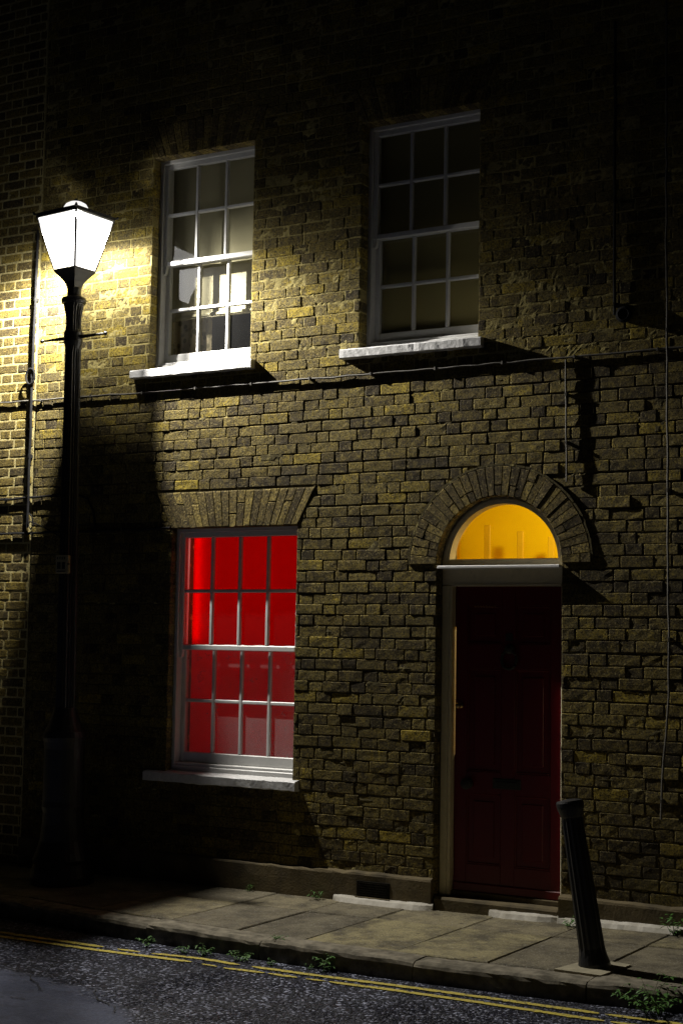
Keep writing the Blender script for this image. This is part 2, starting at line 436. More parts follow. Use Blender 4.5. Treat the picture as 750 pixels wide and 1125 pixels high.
def lines(a, b, step, extra):
    n = max(1, int(round((b - a) / step))); L = [a + (b - a) * i / n for i in range(n + 1)]
    for e in extra:
        if a < e < b:
            i = min(range(len(L)), key=lambda k: abs(L[k] - e))
            L[i] = e if 0 < i < n else L[i]
    return sorted(set(L))
class VNoise:
    def __init__(s, seed, n=64): s.g = np.random.default_rng(seed).random((n, n)); s.n = n
    def __call__(s, x, y):
        xi, yi = np.floor(x).astype(int), np.floor(y).astype(int); fx, fy = x - xi, y - yi
        fx = fx * fx * (3 - 2 * fx); fy = fy * fy * (3 - 2 * fy); g, n = s.g, s.n
        a = g[xi % n, yi % n]; b = g[(xi + 1) % n, yi % n]; c = g[xi % n, (yi + 1) % n]; d = g[(xi + 1) % n, (yi + 1) % n]
        return (a * (1 - fx) + b * fx) * (1 - fy) + (c * (1 - fx) + d * fx) * fy
vn1, vn2, vn3 = VNoise(1), VNoise(2), VNoise(3)
def mortar_sheet(mb, X0, X1, Z0, Z1, style, step=.017):
    ex = [e for o in OPEN for e in o[:2]] if style['cut'] else []
    ez = [e for o in OPEN for e in o[2:]] if style['cut'] else []
    xs = lines(X0, X1, step, ex); zs = lines(Z0, Z1, step, ez)
    X, Z = np.meshgrid(np.array(xs), np.array(zs), indexing='ij')
    low = vn1(X * 1.6 + 40, Z * 2.4 + 40); mid = vn2(X * 9 + 40, Z * 26 + 40); hi = vn3(X * 60 + 40, Z * 60 + 40)
    if style['cut']:
        base = np.where(Z > 3.46, .0028, .0062)
        D = base - .0022 * (low - .5) * 2 * np.where(Z > 3.46, .6, 1.) + .0045 * (hi - .5)
        D = D - np.where(mid > .84, .0045, 0) * np.where(Z > 3.46, .6, 1)
    else:
        D = .0034 + .0012 * (hi - .5) + .001 * (low - .5)
    P = np.stack([X, D, Z], -1).reshape(-1, 3).tolist(); nz = len(zs); F = []
    def gone(x, z):
        if not style['cut']: return False
        for x0, x1, z0, z1 in OPEN:
            if x0 < x < x1 and z0 < z < z1: return True
        if z > AC[1] and (x - AC[0]) ** 2 + (z - AC[1]) ** 2 < .5 ** 2: return True
        return False
    for i in range(len(xs) - 1):
        for j in range(nz - 1):
            if not gone((xs[i] + xs[i + 1]) / 2, (zs[j] + zs[j + 1]) / 2):
                F.append((i * nz + j, (i + 1) * nz + j, (i + 1) * nz + j + 1, i * nz + j + 1))
    mb.add(P, F, 1)
SPLIT = -3.60; HX1 = 4.2; HX0 = -7.6; HTOP = 7.95; ZB = -.55
ZB0 = 3.46 - 54 * CH     # courses register with the cable line
house = thing('brick_house', 'sooty brick house with red lit window, dark red door and round fanlight', 'house', (0, 0, 0))
S1 = dict(cut=True, rough=True, gap=.0032, jit=.0011, face=.0014, tilt=.0010, edge=.0011)
w = MB(); lay(w, SPLIT + .006, HX1, ZB0, HTOP - .4, S1); mortar_sheet(w, SPLIT, HX1, ZB, HTOP - .4, S1)
# thick backing behind the facing so that the rooms stay dark
def backing(mb, X0, X1, cut):
    y0, y1 = .116, .30
    if not cut: mb.box(X0, X1, .02, y1, ZB, HTOP - .4, 0, 1); return
    xs = [X0, -2.50, -2.245, -1.59, -1.165, -.69, -.075, .208, .803, X1]
    for a, b in zip(xs, xs[1:]):
        m = (a + b) / 2; sp = sorted((o[2], o[3]) for o in OPEN if o[0] < m < o[1])
        z = ZB
        for z0, z1 in sp:
            if z1 == 2.15: z1 = 2.62
            if z0 > z: mb.box(a, b, y0, y1, z, z0, 0, 1)
            z = z1
        if m > .0 and m < .803 and not any(o[2] < 0 for o in OPEN if o[0] < m < o[1]): pass
        mb.box(a, b, y0, y1, z, HTOP - .4, 0, 1)
backing(w, SPLIT, HX1, True)
for x0, x1, z0, z1 in OPEN:
    w.box(x0 - .06, x0 - .004, .008, .1155, z0, z1, 0, 1); w.box(x1 + .004, x1 + .06, .008, .1155, z0, z1, 0, 1)
w.build('front_wall', [M['brick'], M['mortar']], house, fix=False)
# other walls, parapet coping, roof
w = MB(); w.box(HX1 - .22, HX1, .30, 8.3, ZB, HTOP - .4, 0); w.box(SPLIT + .002, HX1 - .22, 8.1, 8.3, ZB, HTOP - .4, 0); w.box(SPLIT + .002, SPLIT + .22, .302, 8.1, ZB, HTOP - .4, 0)
w.build('side_wall', M['brick'], house)
w = MB(); w.box(SPLIT, HX1, -.06, .32, HTOP - .4, HTOP - .32, .01); w.build('parapet_coping', M['stone'], house)
w = MB(); w.prism([(SPLIT + .01, HTOP - .39), (HX1 - .01, HTOP - .39), (HX1 - .3, HTOP + .9), (SPLIT + .3, HTOP + .9)], .4, 8.2); w.build('roof', M['slate'], house)

nb = thing('neighbouring_brick_house', 'cleaner yellow brick house wall with pale pointing at far left edge', 'house')
S2 = dict(cut=False, rough=False, gap=.012, jit=.0010, face=.0008, tilt=.0008, edge=.0006)
w = MB(); lay(w, HX0, SPLIT - .006, ZB0 + .02, HTOP - .4, S2); mortar_sheet(w, HX0, SPLIT - .001, ZB, HTOP - .4, S2, .03)
w.box(HX0, SPLIT - .002, .02, .3, ZB, HTOP - .4, 0, 1)
w.build('front_wall', [M['brick_clean'], M['mortar_pale']], nb, fix=False)
w = MB(); w.box(HX0, HX0 + .22, .302, 8.1, ZB, HTOP - .4); w.box(HX0, SPLIT - .01, 8.1, 8.3, ZB, HTOP - .4); w.build('side_wall', M['brick_clean'], nb)
w = MB(); w.box(HX0, SPLIT - .004, -.06, .32, HTOP - .4, HTOP - .32, .01); w.build('parapet_coping', M['stone'], nb)
w = MB(); w.prism([(HX0 + .01, HTOP - .39), (SPLIT - .01, HTOP - .39), (SPLIT - .3, HTOP + .9), (HX0 + .3, HTOP + .9)], .4, 8.2); w.build('roof', M['slate'], nb)

# arches --------------------------------------------------------------
def voussoir(mb, quad, y0, y1, tone):     # quad (x,z) x4, slightly shrunk with a softened face
    cx = sum(p[0] for p in quad) / 4; cz = sum(p[1] for p in quad) / 4
    vs = []
    for sc, y in ((1., y1), (1., y0 + .004), (.93, y0)):
        for x, z in quad: vs.append((cx + (x - cx) * sc + nrg.normal(0, .0007), y + nrg.normal(0, .0008), cz + (z - cz) * sc))
    fs = [(8, 9, 10, 11)]
    for L in (0, 4):
        for i in range(4): fs.append((L + i, L + (i + 1) % 4, L + 4 + (i + 1) % 4, L + 4 + i))
    mb.add(vs, fs, 0, tone)
def flat_arch(x0, x1, z0, z1, sk, n):
    mb = MB(); g = .0024
    xm = (x0 + x1) / 2
    for i in range(n):
        t0, t1 = i / n, (i + 1) / n
        b0, b1 = x0 + (x1 - x0) * t0, x0 + (x1 - x0) * t1
        a0, a1 = x0 - sk + (x1 - x0 + 2 * sk) * t0, x0 - sk + (x1 - x0 + 2 * sk) * t1
        yf = -.004 + nrg.normal(0, .0008); ton = float(nrg.random())
        if nrg.random() < .55:    # bricks broken into two lengths
            s = .35 if i % 2 else .65
            m0 = b0 + (a0 - b0) * s; m1 = b1 + (a1 - b1) * s; zs = z0 + (z1 - z0) * s
            voussoir(mb, [(b0 + g, z0), (b1 - g, z0), (m1 - g, zs - g), (m0 + g, zs - g)], yf, .115, ton)
            voussoir(mb, [(m0 + g, zs + g), (m1 - g, zs + g), (a1 - g, z1 - g), (a0 + g, z1 - g)], yf + nrg.normal(0, .0006), .115, float(nrg.random()))
        else: voussoir(mb, [(b0 + g, z0), (b1 - g, z0), (a1 - g, z1 - g), (a0 + g, z1 - g)], yf, .115, ton)
    mb.prism([(x0, z0 + .004), (x1, z0 + .004), (x1 + sk, z1), (x0 - sk, z1)], -.0005, .112, 1)
    return mb.build('flat_arch', [M['brick_gauged'], M['mortar']], house, fix=True)
for f, n in zip(FLAT, (19, 16, 16)): flat_arch(*f, n)
mb = MB(); n = 31; g = .0024
for i in range(n):
    a0, a1 = math.pi * i / n, math.pi * (i + 1) / n
    ga0, ga1 = g / AR0, g / AR1
    yf = -.010 + nrg.normal(0, .0008)
    P = lambda r, a: (AC[0] + r * math.cos(a), AC[1] + r * math.sin(a))
    s = AR0 + (AR1 - AR0) * rnd.choice((.35, .65))
    if nrg.random() < .5:
        gs = g / s
        voussoir(mb, [P(AR0, a0 + ga0), P(AR0, a1 - ga0), P(s - g, a1 - gs), P(s - g, a0 + gs)], yf, .115, float(nrg.random()))
        voussoir(mb, [P(s + g, a0 + gs), P(s + g, a1 - gs), P(AR1, a1 - ga1), P(AR1, a0 + ga1)], yf + nrg.normal(0, .0006), .115, float(nrg.random()))
    else: voussoir(mb, [P(AR0, a0 + ga0), P(AR0, a1 - ga0), P(AR1, a1 - ga1), P(AR1, a0 + ga1)], yf, .115, float(nrg.random()))
na = 54
for i in range(na):
    a0, a1 = math.pi * i / na, math.pi * (i + 1) / na; r0, r1 = AR0 + .003, AR1 + .006 + .004 * rnd.random()
    q = [P(r0, a0), P(r0, a1), P(r1, a1), P(r1, a0)]
    mb.prism(q, -.0055, .112, 1)
    # raised rim of pointing outside the ring
    q = [P(AR1 + .001, a0), P(AR1 + .001, a1), P(AR1 + .011 + .006 * rnd.random(), a1), P(AR1 + .011 + .006 * rnd.random(), a0)]
    mb.prism(q, -.0075 - .002 * rnd.random(), .004, 1)
mb.build('door_arch', [M['brick_gauged'], M['mortar']], house, fix=True)

# ------------------------------------------------------------------ windows
def window(x0, x1, z0, z1, rev, cols, label, fm, glass_low, sillz, sx0, sx1, proj, sill_m, mull=.025):
    W_ = thing('window', None, None); W_.parent = house
    if label: W_['label'] = label
    yf = rev; fx0, fx1 = x0 - .05, x1 + .05
    zb = sillz[1]; 
    # box frame, partly hidden behind the brick
    f = MB(); fw_ = .022
    f.box(fx0, x0 + fw_, yf, yf + .14, zb - .02, z1 + .05, .004); f.box(x1 - fw_, fx1, yf, yf + .14, zb - .02, z1 + .05, .004)
    f.box(x0 + fw_, x1 - fw_, yf + .002, yf + .14, z1 - .028, z1 + .05, .004)
    f.box(x0 + .012, x0 + fw_ + .009, yf - .006, yf + .004, zb, z1 - .01, .003)
    f.box(x0 + fw_, x1 - fw_, yf - .012, yf + .14, zb - .02, zb + .042, .006)
    f.box(x0 + fw_, x1 - fw_, yf + .006, yf + .14, zb + .042, zb + .062, .004)
    f.build('frame', fm, W_)
    gx0, gx1 = x0 + fw_, x1 - fw_
    zt, zbm = z1 - .028, zb + .062
    zm = (zt + zbm) / 2
    def sash(nm, za, zc, y, bot, top, horns):
        s = MB(); st = .036; t = .042
        s.box(gx0, gx0 + st, y, y + t, za, zc, .005); s.box(gx1 - st, gx1, y, y + t, za, zc, .005)
        s.box(gx0 + st, gx1 - st, y + .001, y + t - .001, za, za + bot, .005); s.box(gx0 + st, gx1 - st, y + .001, y + t - .001, zc - top, zc, .005)
        iw = (gx1 - gx0 - 2 * st); ih = (zc - top) - (za + bot)
        for i in range(1, cols):
            xc = gx0 + st + iw * i / cols; s.box(xc - mull / 2, xc + mull / 2, y + .004, y + t - .006, za + bot, zc - top, .005)
        zc2 = za + bot + ih / 2
        for i in range(cols):
            a = gx0 + st + iw * i / cols + (mull / 2 if i else 0); b = gx0 + st + iw * (i + 1) / cols - (mull / 2 if i < cols - 1 else 0)
            s.box(a, b, y + .004, y + t - .006, zc2 - mull / 2, zc2 + mull / 2, .005)
        if horns:
            for xx in (gx0, gx1 - st):
                s.prism([(xx + .004, za), (xx + st - .004, za), (xx + st - .012, za - .05), (xx + .008, za - .06)], y + .004, y + t - .006)
        o = s.build(nm, fm, W_); return o, (gx0 + st, gx1 - st, za + bot, zc - top, y + .02)
    _, gu = sash('upper_sash', zm - .02, zt, yf + .022, .038, .036, True)
    _, gl = sash('lower_sash', zbm, zm + .022, yf + .070, .075, .036, False)
    g = MB(); a, b, c, d, y = gu; g.add([(a, y, c), (b, y, c), (b, y, d), (a, y, d)], [(0, 1, 2, 3)]); g.build('upper_glazing', M['glass'], W_)
    g = MB(); a, b, c, d, y = gl; g.add([(a, y, c), (b, y, c), (b, y, d), (a, y, d)], [(0, 1, 2, 3)]); g.build('lower_glazing', glass_low, W_)
    # sill: sloping slab with worn edge
    s = MB(); n = 26; za, zc = sillz; vs = []; fs = []
    for i in range(n + 1):
        x = sx0 + (sx1 - sx0) * i / n; j = lambda q=.0013: nrg.normal(0, q)
        vs += [(x, yf + .05, zc + .012), (x, -proj + .010 + j(.001), zc - .002 + j(.001)), (x, -proj + j(.001), zc - .010 + j(.0015)), (x, -proj + j(.001), za + .006 + j()), (x, -proj + .008, za + j(.002)), (x, yf + .05, za)]
    for i in range(n):
        for k in range(6): fs.append((i * 6 + k, i * 6 + (k + 1) % 6, (i + 1) * 6 + (k + 1) % 6, (i + 1) * 6 + k))
    fs.append(tuple(range(6))[::-1]); fs.append(tuple(n * 6 + k for k in range(6)))
    # cut to the opening behind the wall face is not needed: the ends are built into the brickwork
    s.add(vs, fs); s.build('sill', sill_m, W_)
    return W_
window(-2.50, -1.59, 3.60, 5.255, .092, 3, 'upper window lit by the lamp, with a half drawn cream blind', M['white'], M['glass'], (3.567, 3.632), -2.63, -1.545, .058, M['sill'])
window(-.69, .208, 3.60, 5.235, .105, 3, 'dim upper window above the door with its blind drawn', M['white'], M['glass'], (3.573, 3.640), -.815, .252, .058, M['sill'])
window(-2.245, -1.165, .64, 2.435, .07, 4, 'sixteen pane ground floor window glowing red', M['white'], M['glass_dusty'], (.603, .672), -2.405, -1.11, .06, M['sill'])

def room(x0, x1, y0, y1, z0, z1, m, name='room_interior'):
    r = MB(); vs = [(x, y, z) for x in (x0, x1) for y in (y0, y1) for z in (z0, z1)]
    r.add(vs, [(0, 1, 3, 2), (4, 6, 7, 5), (2, 3, 7, 6), (0, 2, 6, 4), (1, 5, 7, 3)])   # open to the street side
    return r.build(name, m, house, fix=False)
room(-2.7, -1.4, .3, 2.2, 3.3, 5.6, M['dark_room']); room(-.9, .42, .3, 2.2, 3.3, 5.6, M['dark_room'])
room(-2.5, -1.03, .3, 2.2, .3, 2.75, M['red_room']); room(-1.0, .9, .3, 2.3, -.12, 2.95, M['hall'])

# blinds and curtains (hang inside, things of their own)
def cloth(name, x0, x1, z0, z1, y, amp, freq, mat, label, cat, hem=0., seed=0):
    mb = MB(); nx, nz = 60, 14; vs = []; r = random.Random(seed); ph = [r.random() * 6 for _ in range(4)]
    for i in range(nx + 1):
        x = x0 + (x1 - x0) * i / nx
        for j in range(nz + 1):
            z = z0 + (z1 - z0) * j / nz
            d = amp * (math.sin(x * freq + ph[0]) + .6 * math.sin(x * freq * 1.73 + ph[1]) + .25 * math.sin(x * freq * 3.1 + z * 2 + ph[2]))
            vs.append((x, y + d, z + .004 * math.sin(x * freq * .5 + ph[3])))
    fs = [(i * (nz + 1) + j, (i + 1) * (nz + 1) + j, (i + 1) * (nz + 1) + j + 1, i * (nz + 1) + j + 1) for i in range(nx) for j in range(nz)]
    mb.add(vs, fs)
    if hem: mb.box(x0, x1, y - .012, y + .012, z0 - hem, z0 + .005, .004)
    o = mb.build(name, mat, None, smooth=True); return tag(o, label, cat)
cloth('roller_blind', -2.52, -1.55, 4.08, 5.28, .262, .007, 9, M['cream_blind'], 'cream blind drawn halfway down the lamplit upper window', 'blind', .03, 1)
cloth('curtain', -2.54, -2.16, 3.58, 5.2, .330, .016, 30, M['floral'], 'patterned beige curtain below the blind in the lamplit upper window', 'curtain', 0, 2)
cloth('roller_blind', -.74, .26, 3.60, 5.26,   .262, .003, 7, M['olive_blind'], 'olive cream blind fully drawn in the dim upper window above the door', 'blind', .03, 3)
cloth('roller_blind', -2.20, -1.10, .66, 2.46, .225, .0015, 5, M['red_blind'], 'red blind glowing in the ground floor window', 'blind', .02, 4)

# ------------------------------------------------------------------ door, frame, fanlight
df = MB(); cx = AC[0]
df.box(-.075, .0, .08, .18, -.03, 2.01, .004); df.box(-.068, -.022, .072, .082, -.03, 2.01, .003); df.box(-.018, -.004, .074, .084, -.03, 2.01, .003)
df.box(.768, .803, .08, .18, -.03, 2.01, .004); df.box(.70, .803, .184, .2, -.03, 1.97); df.box(-.075, .803, .084, .18, 2.012, 2.1385, .004); df.box(-.075, .803, .182, .21, 1.97, 2.19, .002); df.box(-.0, .768, .076, .088, 2.006, 2.02, .002)
df.build('door_frame', M['cream_frame'], house)
tr = MB(); tr.box(-.058, .80, -.034, .17, 2.118, 2.138, .004); tr.build('transom_ledge', M['white'], house)
fl = thing('fanlight', 'half round fanlight glowing amber above the door', None); fl.parent = house
f = MB(); f.box(-.075, .803, .082, .17, 2.140, 2.186, .004)
for k, (r0, r1, ya, yb) in enumerate(((.385, .415, .075, .16), (.413, .445, .09, .17))):
    n = 40
    for i in range(n):
        a0, a1 = math.pi * i / n, math.pi * (i + 1) / n; Q = lambda r, a: (cx + r * math.cos(a), 2.16 + r * math.sin(a))
        f.prism([Q(r0, a0), Q(r0, a1), Q(r1, a1), Q(r1, a0)], ya, yb)
f.build('frame', M['cream_frame'], fl)
g = MB(); n = 32; vs = [(cx + .39 * math.cos(math.pi * i / n), .13, 2.165 + .39 * math.sin(math.pi * i / n)) for i in range(n + 1)]
g.add(vs, [tuple(range(n + 1))]); g.build('glass', M['glass'], fl)
door = thing('door', 'dark red panelled front door', None); door.parent = house
d = MB(); DY = .13; dx0, dx1 = .008, .766
d.box(dx0 + .016, dx1, DY + .012, DY + .045, .03, 2.004, .003)
xs = [(dx0, .092), (.338, .432), (.678, dx1)]
for a, b in xs: d.box(a, b, DY, DY + .02, .03, 2.004, .003)
zr = [(.03, .205), (.662, .80), (1.470, 1.632), (1.880, 2.004)]
for a, b in ((.092, .338), (.432, .678)):
    for z0, z1 in zr: d.box(a, b, DY + .0005, DY + .02, z0, z1, .002)
    for (z0, z1) in ((.205, .662), (.80, 1.470), (1.632, 1.880)):
        m = .012
        d.box(a, a + m, DY + .004, DY + .014, z0, z1, .003); d.box(b - m, b, DY + .004, DY + .014, z0, z1, .003)
        d.box(a + m, b - m, DY + .004, DY + .014, z0, z0 + m, .003); d.box(a + m, b - m, DY + .004, DY + .014, z1 - m, z1, .003)
        d.box(a + .05, b - .05, DY + .005, DY + .014, z0 + .05, z1 - .05, .004)
d.box(dx0, dx1, DY - .014, DY + .01, .03, .085, .006)
d.build('leaf', M['door_red'], door)
def knob(x, z, r, m, nm):
    k = MB(); prof = [(r * .9, 0), (r * .9, .006), (r * .35, .012), (r * .35, .02), (r * .8, .03), (r, .042), (r * .8, .054), (r * .2, .058)]
    k.lathe(prof, 16); o = k.build(nm, m, door, smooth=R(40)); o.location = (x, DY, z); o.rotation_euler = (R(90), 0, 0)
knob(.048, 1.224, .02, M['brass'], 'latch_lock'); knob(.106, .72, .038, M['door_iron'], 'door_knob')
k = MB(); k.box(.281, .479, DY - .008, DY + .001, .698, .764, .004); k.box(.305, .455, DY - .013, DY - .006, .715, .747, .003); k.build('letterbox', M['door_iron'], door)
k = MB(); pts = [(.397 + .052 * math.cos(a), DY - .02, 1.53 + .06 * math.sin(a)) for a in [math.pi * .5 + 2 * math.pi * i / 20 for i in range(21)]]
k.tube(pts, .010, 8); k.lathe([(.0, 0), (.03, .002), (.034, .02), (.02, .03), (.004, .034)], 14)
for i in range(len(k.v)):
    pass
o = k.build('knocker', M['door_iron'], door, smooth=R(40))
for v in list(o.data.vertices)[len(pts) * 8:]:
    x, y, z = v.co; v.co = (.397 + x, DY - z, 1.60 + y)
k = MB(); k.box(.365, .415, DY - .005, DY + .001, 1.652, 1.702, .002); k.build('spyhole_plate', M['door_iron'], door)
k = MB(); rr = random.Random(3); x = .14
while x < .30:      # small faint gilt lettering, too worn to read
    h = rr.uniform(.006, .013); k.tube([(x, DY - .001, 1.872), (x + .004, DY - .001, 1.872 + h), (x + .009, DY - .001, 1.870), (x + .014, DY - .001, 1.872 + h * .5)], .0016, 5); x += .02
k.build('worn_lettering', M['brass'], door)
# added strips block the glow at both ends of the lock side gap
for z0, z1 in ((.0, .90), (1.74, 2.01)):
    st = MB(); st.box(-.001, .0085, .140, .149, z0, z1); st.build('gap_light_stop', M['door_red'], door)
stp = MB(); n = 20
stp.box(-.07, .80, -.02, .30, -.40, -.005, .012); stp.box(-.005, .768, .10, .2, -.005, .028, .004); stp.build('door_step', M['stone'], house)

# plinth, fillet, air vent
def plinth(x0, x1, z, pr):
    pl = MB(); n = max(2, int((x1 - x0) / .08)); vs = []; fs = []
    for i in range(n + 1):
        x = x0 + (x1 - x0) * i / n; e = nrg.normal(0, .003)
        vs += [(x, .01, z + .016 + e), (x, -pr + .006, z + e + nrg.normal(0, .002)), (x, -pr + nrg.normal(0, .0015), z - .012), (x, -pr + nrg.normal(0, .0015), z - .08), (x, -pr + nrg.normal(0, .0015), -.5), (x, .01, -.5)]
    for i in range(n):
        for k in range(6): fs.append((i * 6 + k, i * 6 + (k + 1) % 6, (i + 1) * 6 + (k + 1) % 6, (i + 1) * 6 + k))
    fs.append(tuple(range(6))[::-1]); fs.append(tuple(n * 6 + k for k in range(6))); pl.add(vs, fs); pl.build('plinth', M['stone'], house)
plinth(-3.59, -.82, .092, .030); plinth(-.818, -.078, .098, .034); plinth(.806, .93, .082, .045); plinth(.932, HX1, .078, .034)
av = MB(); av.box(-.625, -.375, -.040, -.02, -.050, .052, .004)
for i in range(6): av.box(-.605, -.395, -.0425, -.036, -.042 + .015 * i, -.034 + .015 * i, .001)
av.build('air_vent', M['grille'], house)
av = MB(); av.box(-.63, -.37, -.050, -.03, -.062, -.051, .003); av.build('vent_ledge', M['stone'], house)
def fillet(x0, x1, wd, y0):
    fi = MB(); n = int((x1 - x0) / .04); vs = []; fs = []
    for i in range(n + 1):
        x = x0 + (x1 - x0) * i / n; wj = max(.012, wd * min(1, (i + 1) / 4, (n + 1 - i) / 4) + nrg.normal(0, .003)); zz = zpav(x, y0)
        vs += [(x, y0, zz + .040 + nrg.normal(0, .0015)), (x, y0 - wj * .6, zz + .026 + nrg.normal(0, .001)), (x, y0 - wj, zz - .004), (x, y0, zz - .02)]
    for i in range(n):
        for k in range(4): fs.append((i * 4 + k, i * 4 + (k + 1) % 4, (i + 1) * 4 + (k + 1) % 4, (i + 1) * 4 + k))
    fs.append((3, 2, 1, 0)); fs.append(tuple(n * 4 + k for k in range(4))); fi.add(vs, fs); fi.build('mortar_fillet', M['fillet'], house)
fillet(-.80, -.06, .065, -.03); fillet(.33, .80, .05, -.018); fillet(.80, 3.6, .06, -.034)

# hall battens seen through the fanlight
for x, zt in ((-.617, 2.57), (-.335, 2.515), (-.075, 2.468)):
    hb = MB(); hb.box(x - .026, x + .026, 1.975, 2.0, .9, zt, .004); hb.build('hall_post', M['hall_wood'], house)

# ------------------------------------------------------------------ street lamp
LX, LY = -2.822, -.42
lean = math.atan2(.068, 4.77)
zb = zpav(LX, LY)
lamp = thing('street_lamp', 'lit black iron street lamp with four sided lantern on a fluted post', 'street lamp', (LX, LY, zb), (0, -lean, 0))
def zl(z): return z - zb - .032
p = MB()
prof = [(.225, -.06), (.228, .05), (.218, .10), (.205, .14), (.212, .17), (.190, .22), (.165, .30), (.150, .42), (.146, .50), (.155, .54), (.150, .58), (.145, .95), (.15, 1.0), (.158, 1.03), (.15, 1.07), (.12, 1.12), (.092, 1.2), (.080, 1.24)]
p.lathe(prof, 32, flute=[0] * len(prof)); p.build('base', M['black_iron'], lamp, smooth=R(50))
p = MB()
prof = [(.072, 1.20), (.071, 1.5), (.063, 3.0), (.058, zl(3.75)), (.060, zl(3.80)), (.070, zl(3.83)), (.070, zl(3.90)), (.058, zl(3.93)), (.055, zl(3.98)), (.060, zl(4.04)), (.070, zl(4.085)), (.076, zl(4.12))]
p.lathe(prof, 40, flute=[.10, .10, .10, .10, 0, 0, 0, .08, .10, .10, .08, 0]); p.build('post', M['black_iron'], lamp)
p = MB(); p.lathe([(.06, zl(4.115)), (.086, zl(4.12)), (.092, zl(4.135)), (.092, zl(4.150)), (.084, zl(4.165)), (.056, zl(4.175)), (.052, zl(4.185)), (.052, zl(4.235)), (.05, zl(4.24))], 28); p.build('collar', M['black_iron'], lamp, smooth=R(40))
p = MB(); zz = zl(3.868)
for sx in (-1, 1):
    p = MB(); p.tube([(sx * .05, 0, zz), (sx * .286, 0, zz)], [.015, .0075], 10); p.tube([(sx * .285, 0, zz), (sx * .292, 0, zz), (sx * .302, 0, zz), (sx * .31, 0, zz), (sx * .316, 0, zz)], [.007, .014, .016, .013, .003], 10)
    p.build('ladder_bar', M['black_iron'], lamp, smooth=R(40))
# lantern: square section, one corner towards the street viewer
dv = Vector((.65, -.76)); A0 = math.atan2(dv.y, dv.x)
def ring(r, z): return [(r * math.cos(A0 + k * math.pi / 2), r * math.sin(A0 + k * math.pi / 2), z) for k in range(4)]
ZE, ZG = zl(4.765), zl(4.37)
lt = MB()
def loft(mb, rings, cap0=True, cap1=True):
    vs = [v for r in rings for v in r]; fs = []
    for i in range(len(rings) - 1):
        for k in range(4): fs.append((i * 4 + k, i * 4 + (k + 1) % 4, (i + 1) * 4 + (k + 1) % 4, (i + 1) * 4 + k))
    if cap0: fs.append((3, 2, 1, 0))
    if cap1: L = (len(rings) - 1) * 4; fs.append((L, L + 1, L + 2, L + 3))
    mb.add(vs, fs)
loft(lt, [ring(.052, zl(4.225)), ring(.056, zl(4.25)), ring(.075, zl(4.285)), ring(.115, zl(4.325)), ring(.146, zl(4.352)), ring(.152, zl(4.358)), ring(.152, ZG + .004), ring(.140, ZG + .004)])
RG, RE = .148, .282
for k in range(4):     # corner bars
    a = A0 + k * math.pi / 2; d2 = Vector((math.cos(a), math.sin(a), 0))
    lt.tube([d2 * (RG) + Vector((0, 0, ZG)), d2 * (RE) + Vector((0, 0, ZE))], .0085, 6)
for k in range(4):     # eave and sill rails
    p0, p1 = Vector(ring(RE, ZE)[k]), Vector(ring(RE, ZE)[(k + 1) % 4]); lt.tube([p0, p1], .011, 6)
lt.build('lantern_frame', M['black_iron'], lamp)
rf = MB()
loft(rf, [ring(.300, ZE + .006), ring(.302, ZE + .022), ring(.270, ZE + .028), ring(.150, ZE + .046), ring(.118, ZE + .052), ring(.112, ZE + .044)], False, False)
loft(rf, [ring(.286, ZE + .006), ring(.262, ZE + .020), ring(.150, ZE + .038), ring(.112, ZE + .044)], False, False)
vs = ring(.300, ZE + .006) + ring(.286, ZE + .006); rf.add(vs, [(k, (k + 1) % 4, 4 + (k + 1) % 4, 4 + k) for k in range(4)])
for k in range(4):      # turned-up corner ornaments
    a = A0 + k * math.pi / 2; d2 = Vector((math.cos(a), math.sin(a), 0))
    rf.tube([d2 * .295 + Vector((0, 0, ZE + .015)), d2 * .308 + Vector((0, 0, ZE + .022)), d2 * .314 + Vector((0, 0, ZE + .036))], [.010, .011, .003], 6)
rf.build('lantern_roof', M['black_iron'], lamp, fix=False)
p = MB(); p.lathe([(.088, ZE + .046), (.093, ZE + .062), (.090, ZE + .085), (.076, ZE + .108), (.048, ZE + .124), (.012, ZE + .130)], 24); p.build('glare_dome', emit('lantern_glare_glow', (1., .97, .93), 1.05), lamp, smooth=True)  # added emissive dome, stands in for the glare above the lantern
p = MB(); p.lathe([(.016, ZE + .128), (.020, ZE + .138), (.012, ZE + .148), (.003, ZE + .156)], 12); p.build('finial', M['black_iron'], lamp, smooth=R(50))
for k in range(4):
    q = MB(); g0, e0 = ring(RG - .002, ZG + .004), ring(RE - .003, ZE)
    q.add([g0[k], g0[(k + 1) % 4], e0[(k + 1) % 4], e0[k]], [(0, 1, 2, 3)])
    # k=1 is the pane facing the wall: transmission cut to dim the light on the near bricks
    q.build('pane', M['lantern_pane_dim'] if k == 1 else M['lantern_pane'], lamp, fix=False)
BO = (.012, 0.)       # the burner sits a touch off the axis
b = MB(); br = .028; prof = [(max(.002, br * math.sin(math.pi * i / 10)), zl(4.805) + 1.3 * br * -math.cos(math.pi * i / 10)) for i in range(11)]
b.lathe(prof, 16, *BO); b.build('bulb', M['bulb'], lamp, smooth=True)
b = MB(); b.lathe([(.022, zl(4.842)), (.025, zl(4.85)), (.02, zl(4.868))], 12, *BO); b.build('lamp_holder', M['black_iron'], lamp)
L_ = bpy.data.lights.new('street_lamp_burner', 'POINT'); L_.energy = LAMP_P; L_.color = LAMP_C; L_.shadow_soft_size = .02; L_.use_nodes = True
lt_ = L_.node_tree; em = lt_.nodes['Emission']; tc = lt_.nodes.new('ShaderNodeTexCoord'); sx = lt_.nodes.new('ShaderNodeSeparateXYZ')
lt_.links.new(tc.outputs['Normal'], sx.inputs[0])
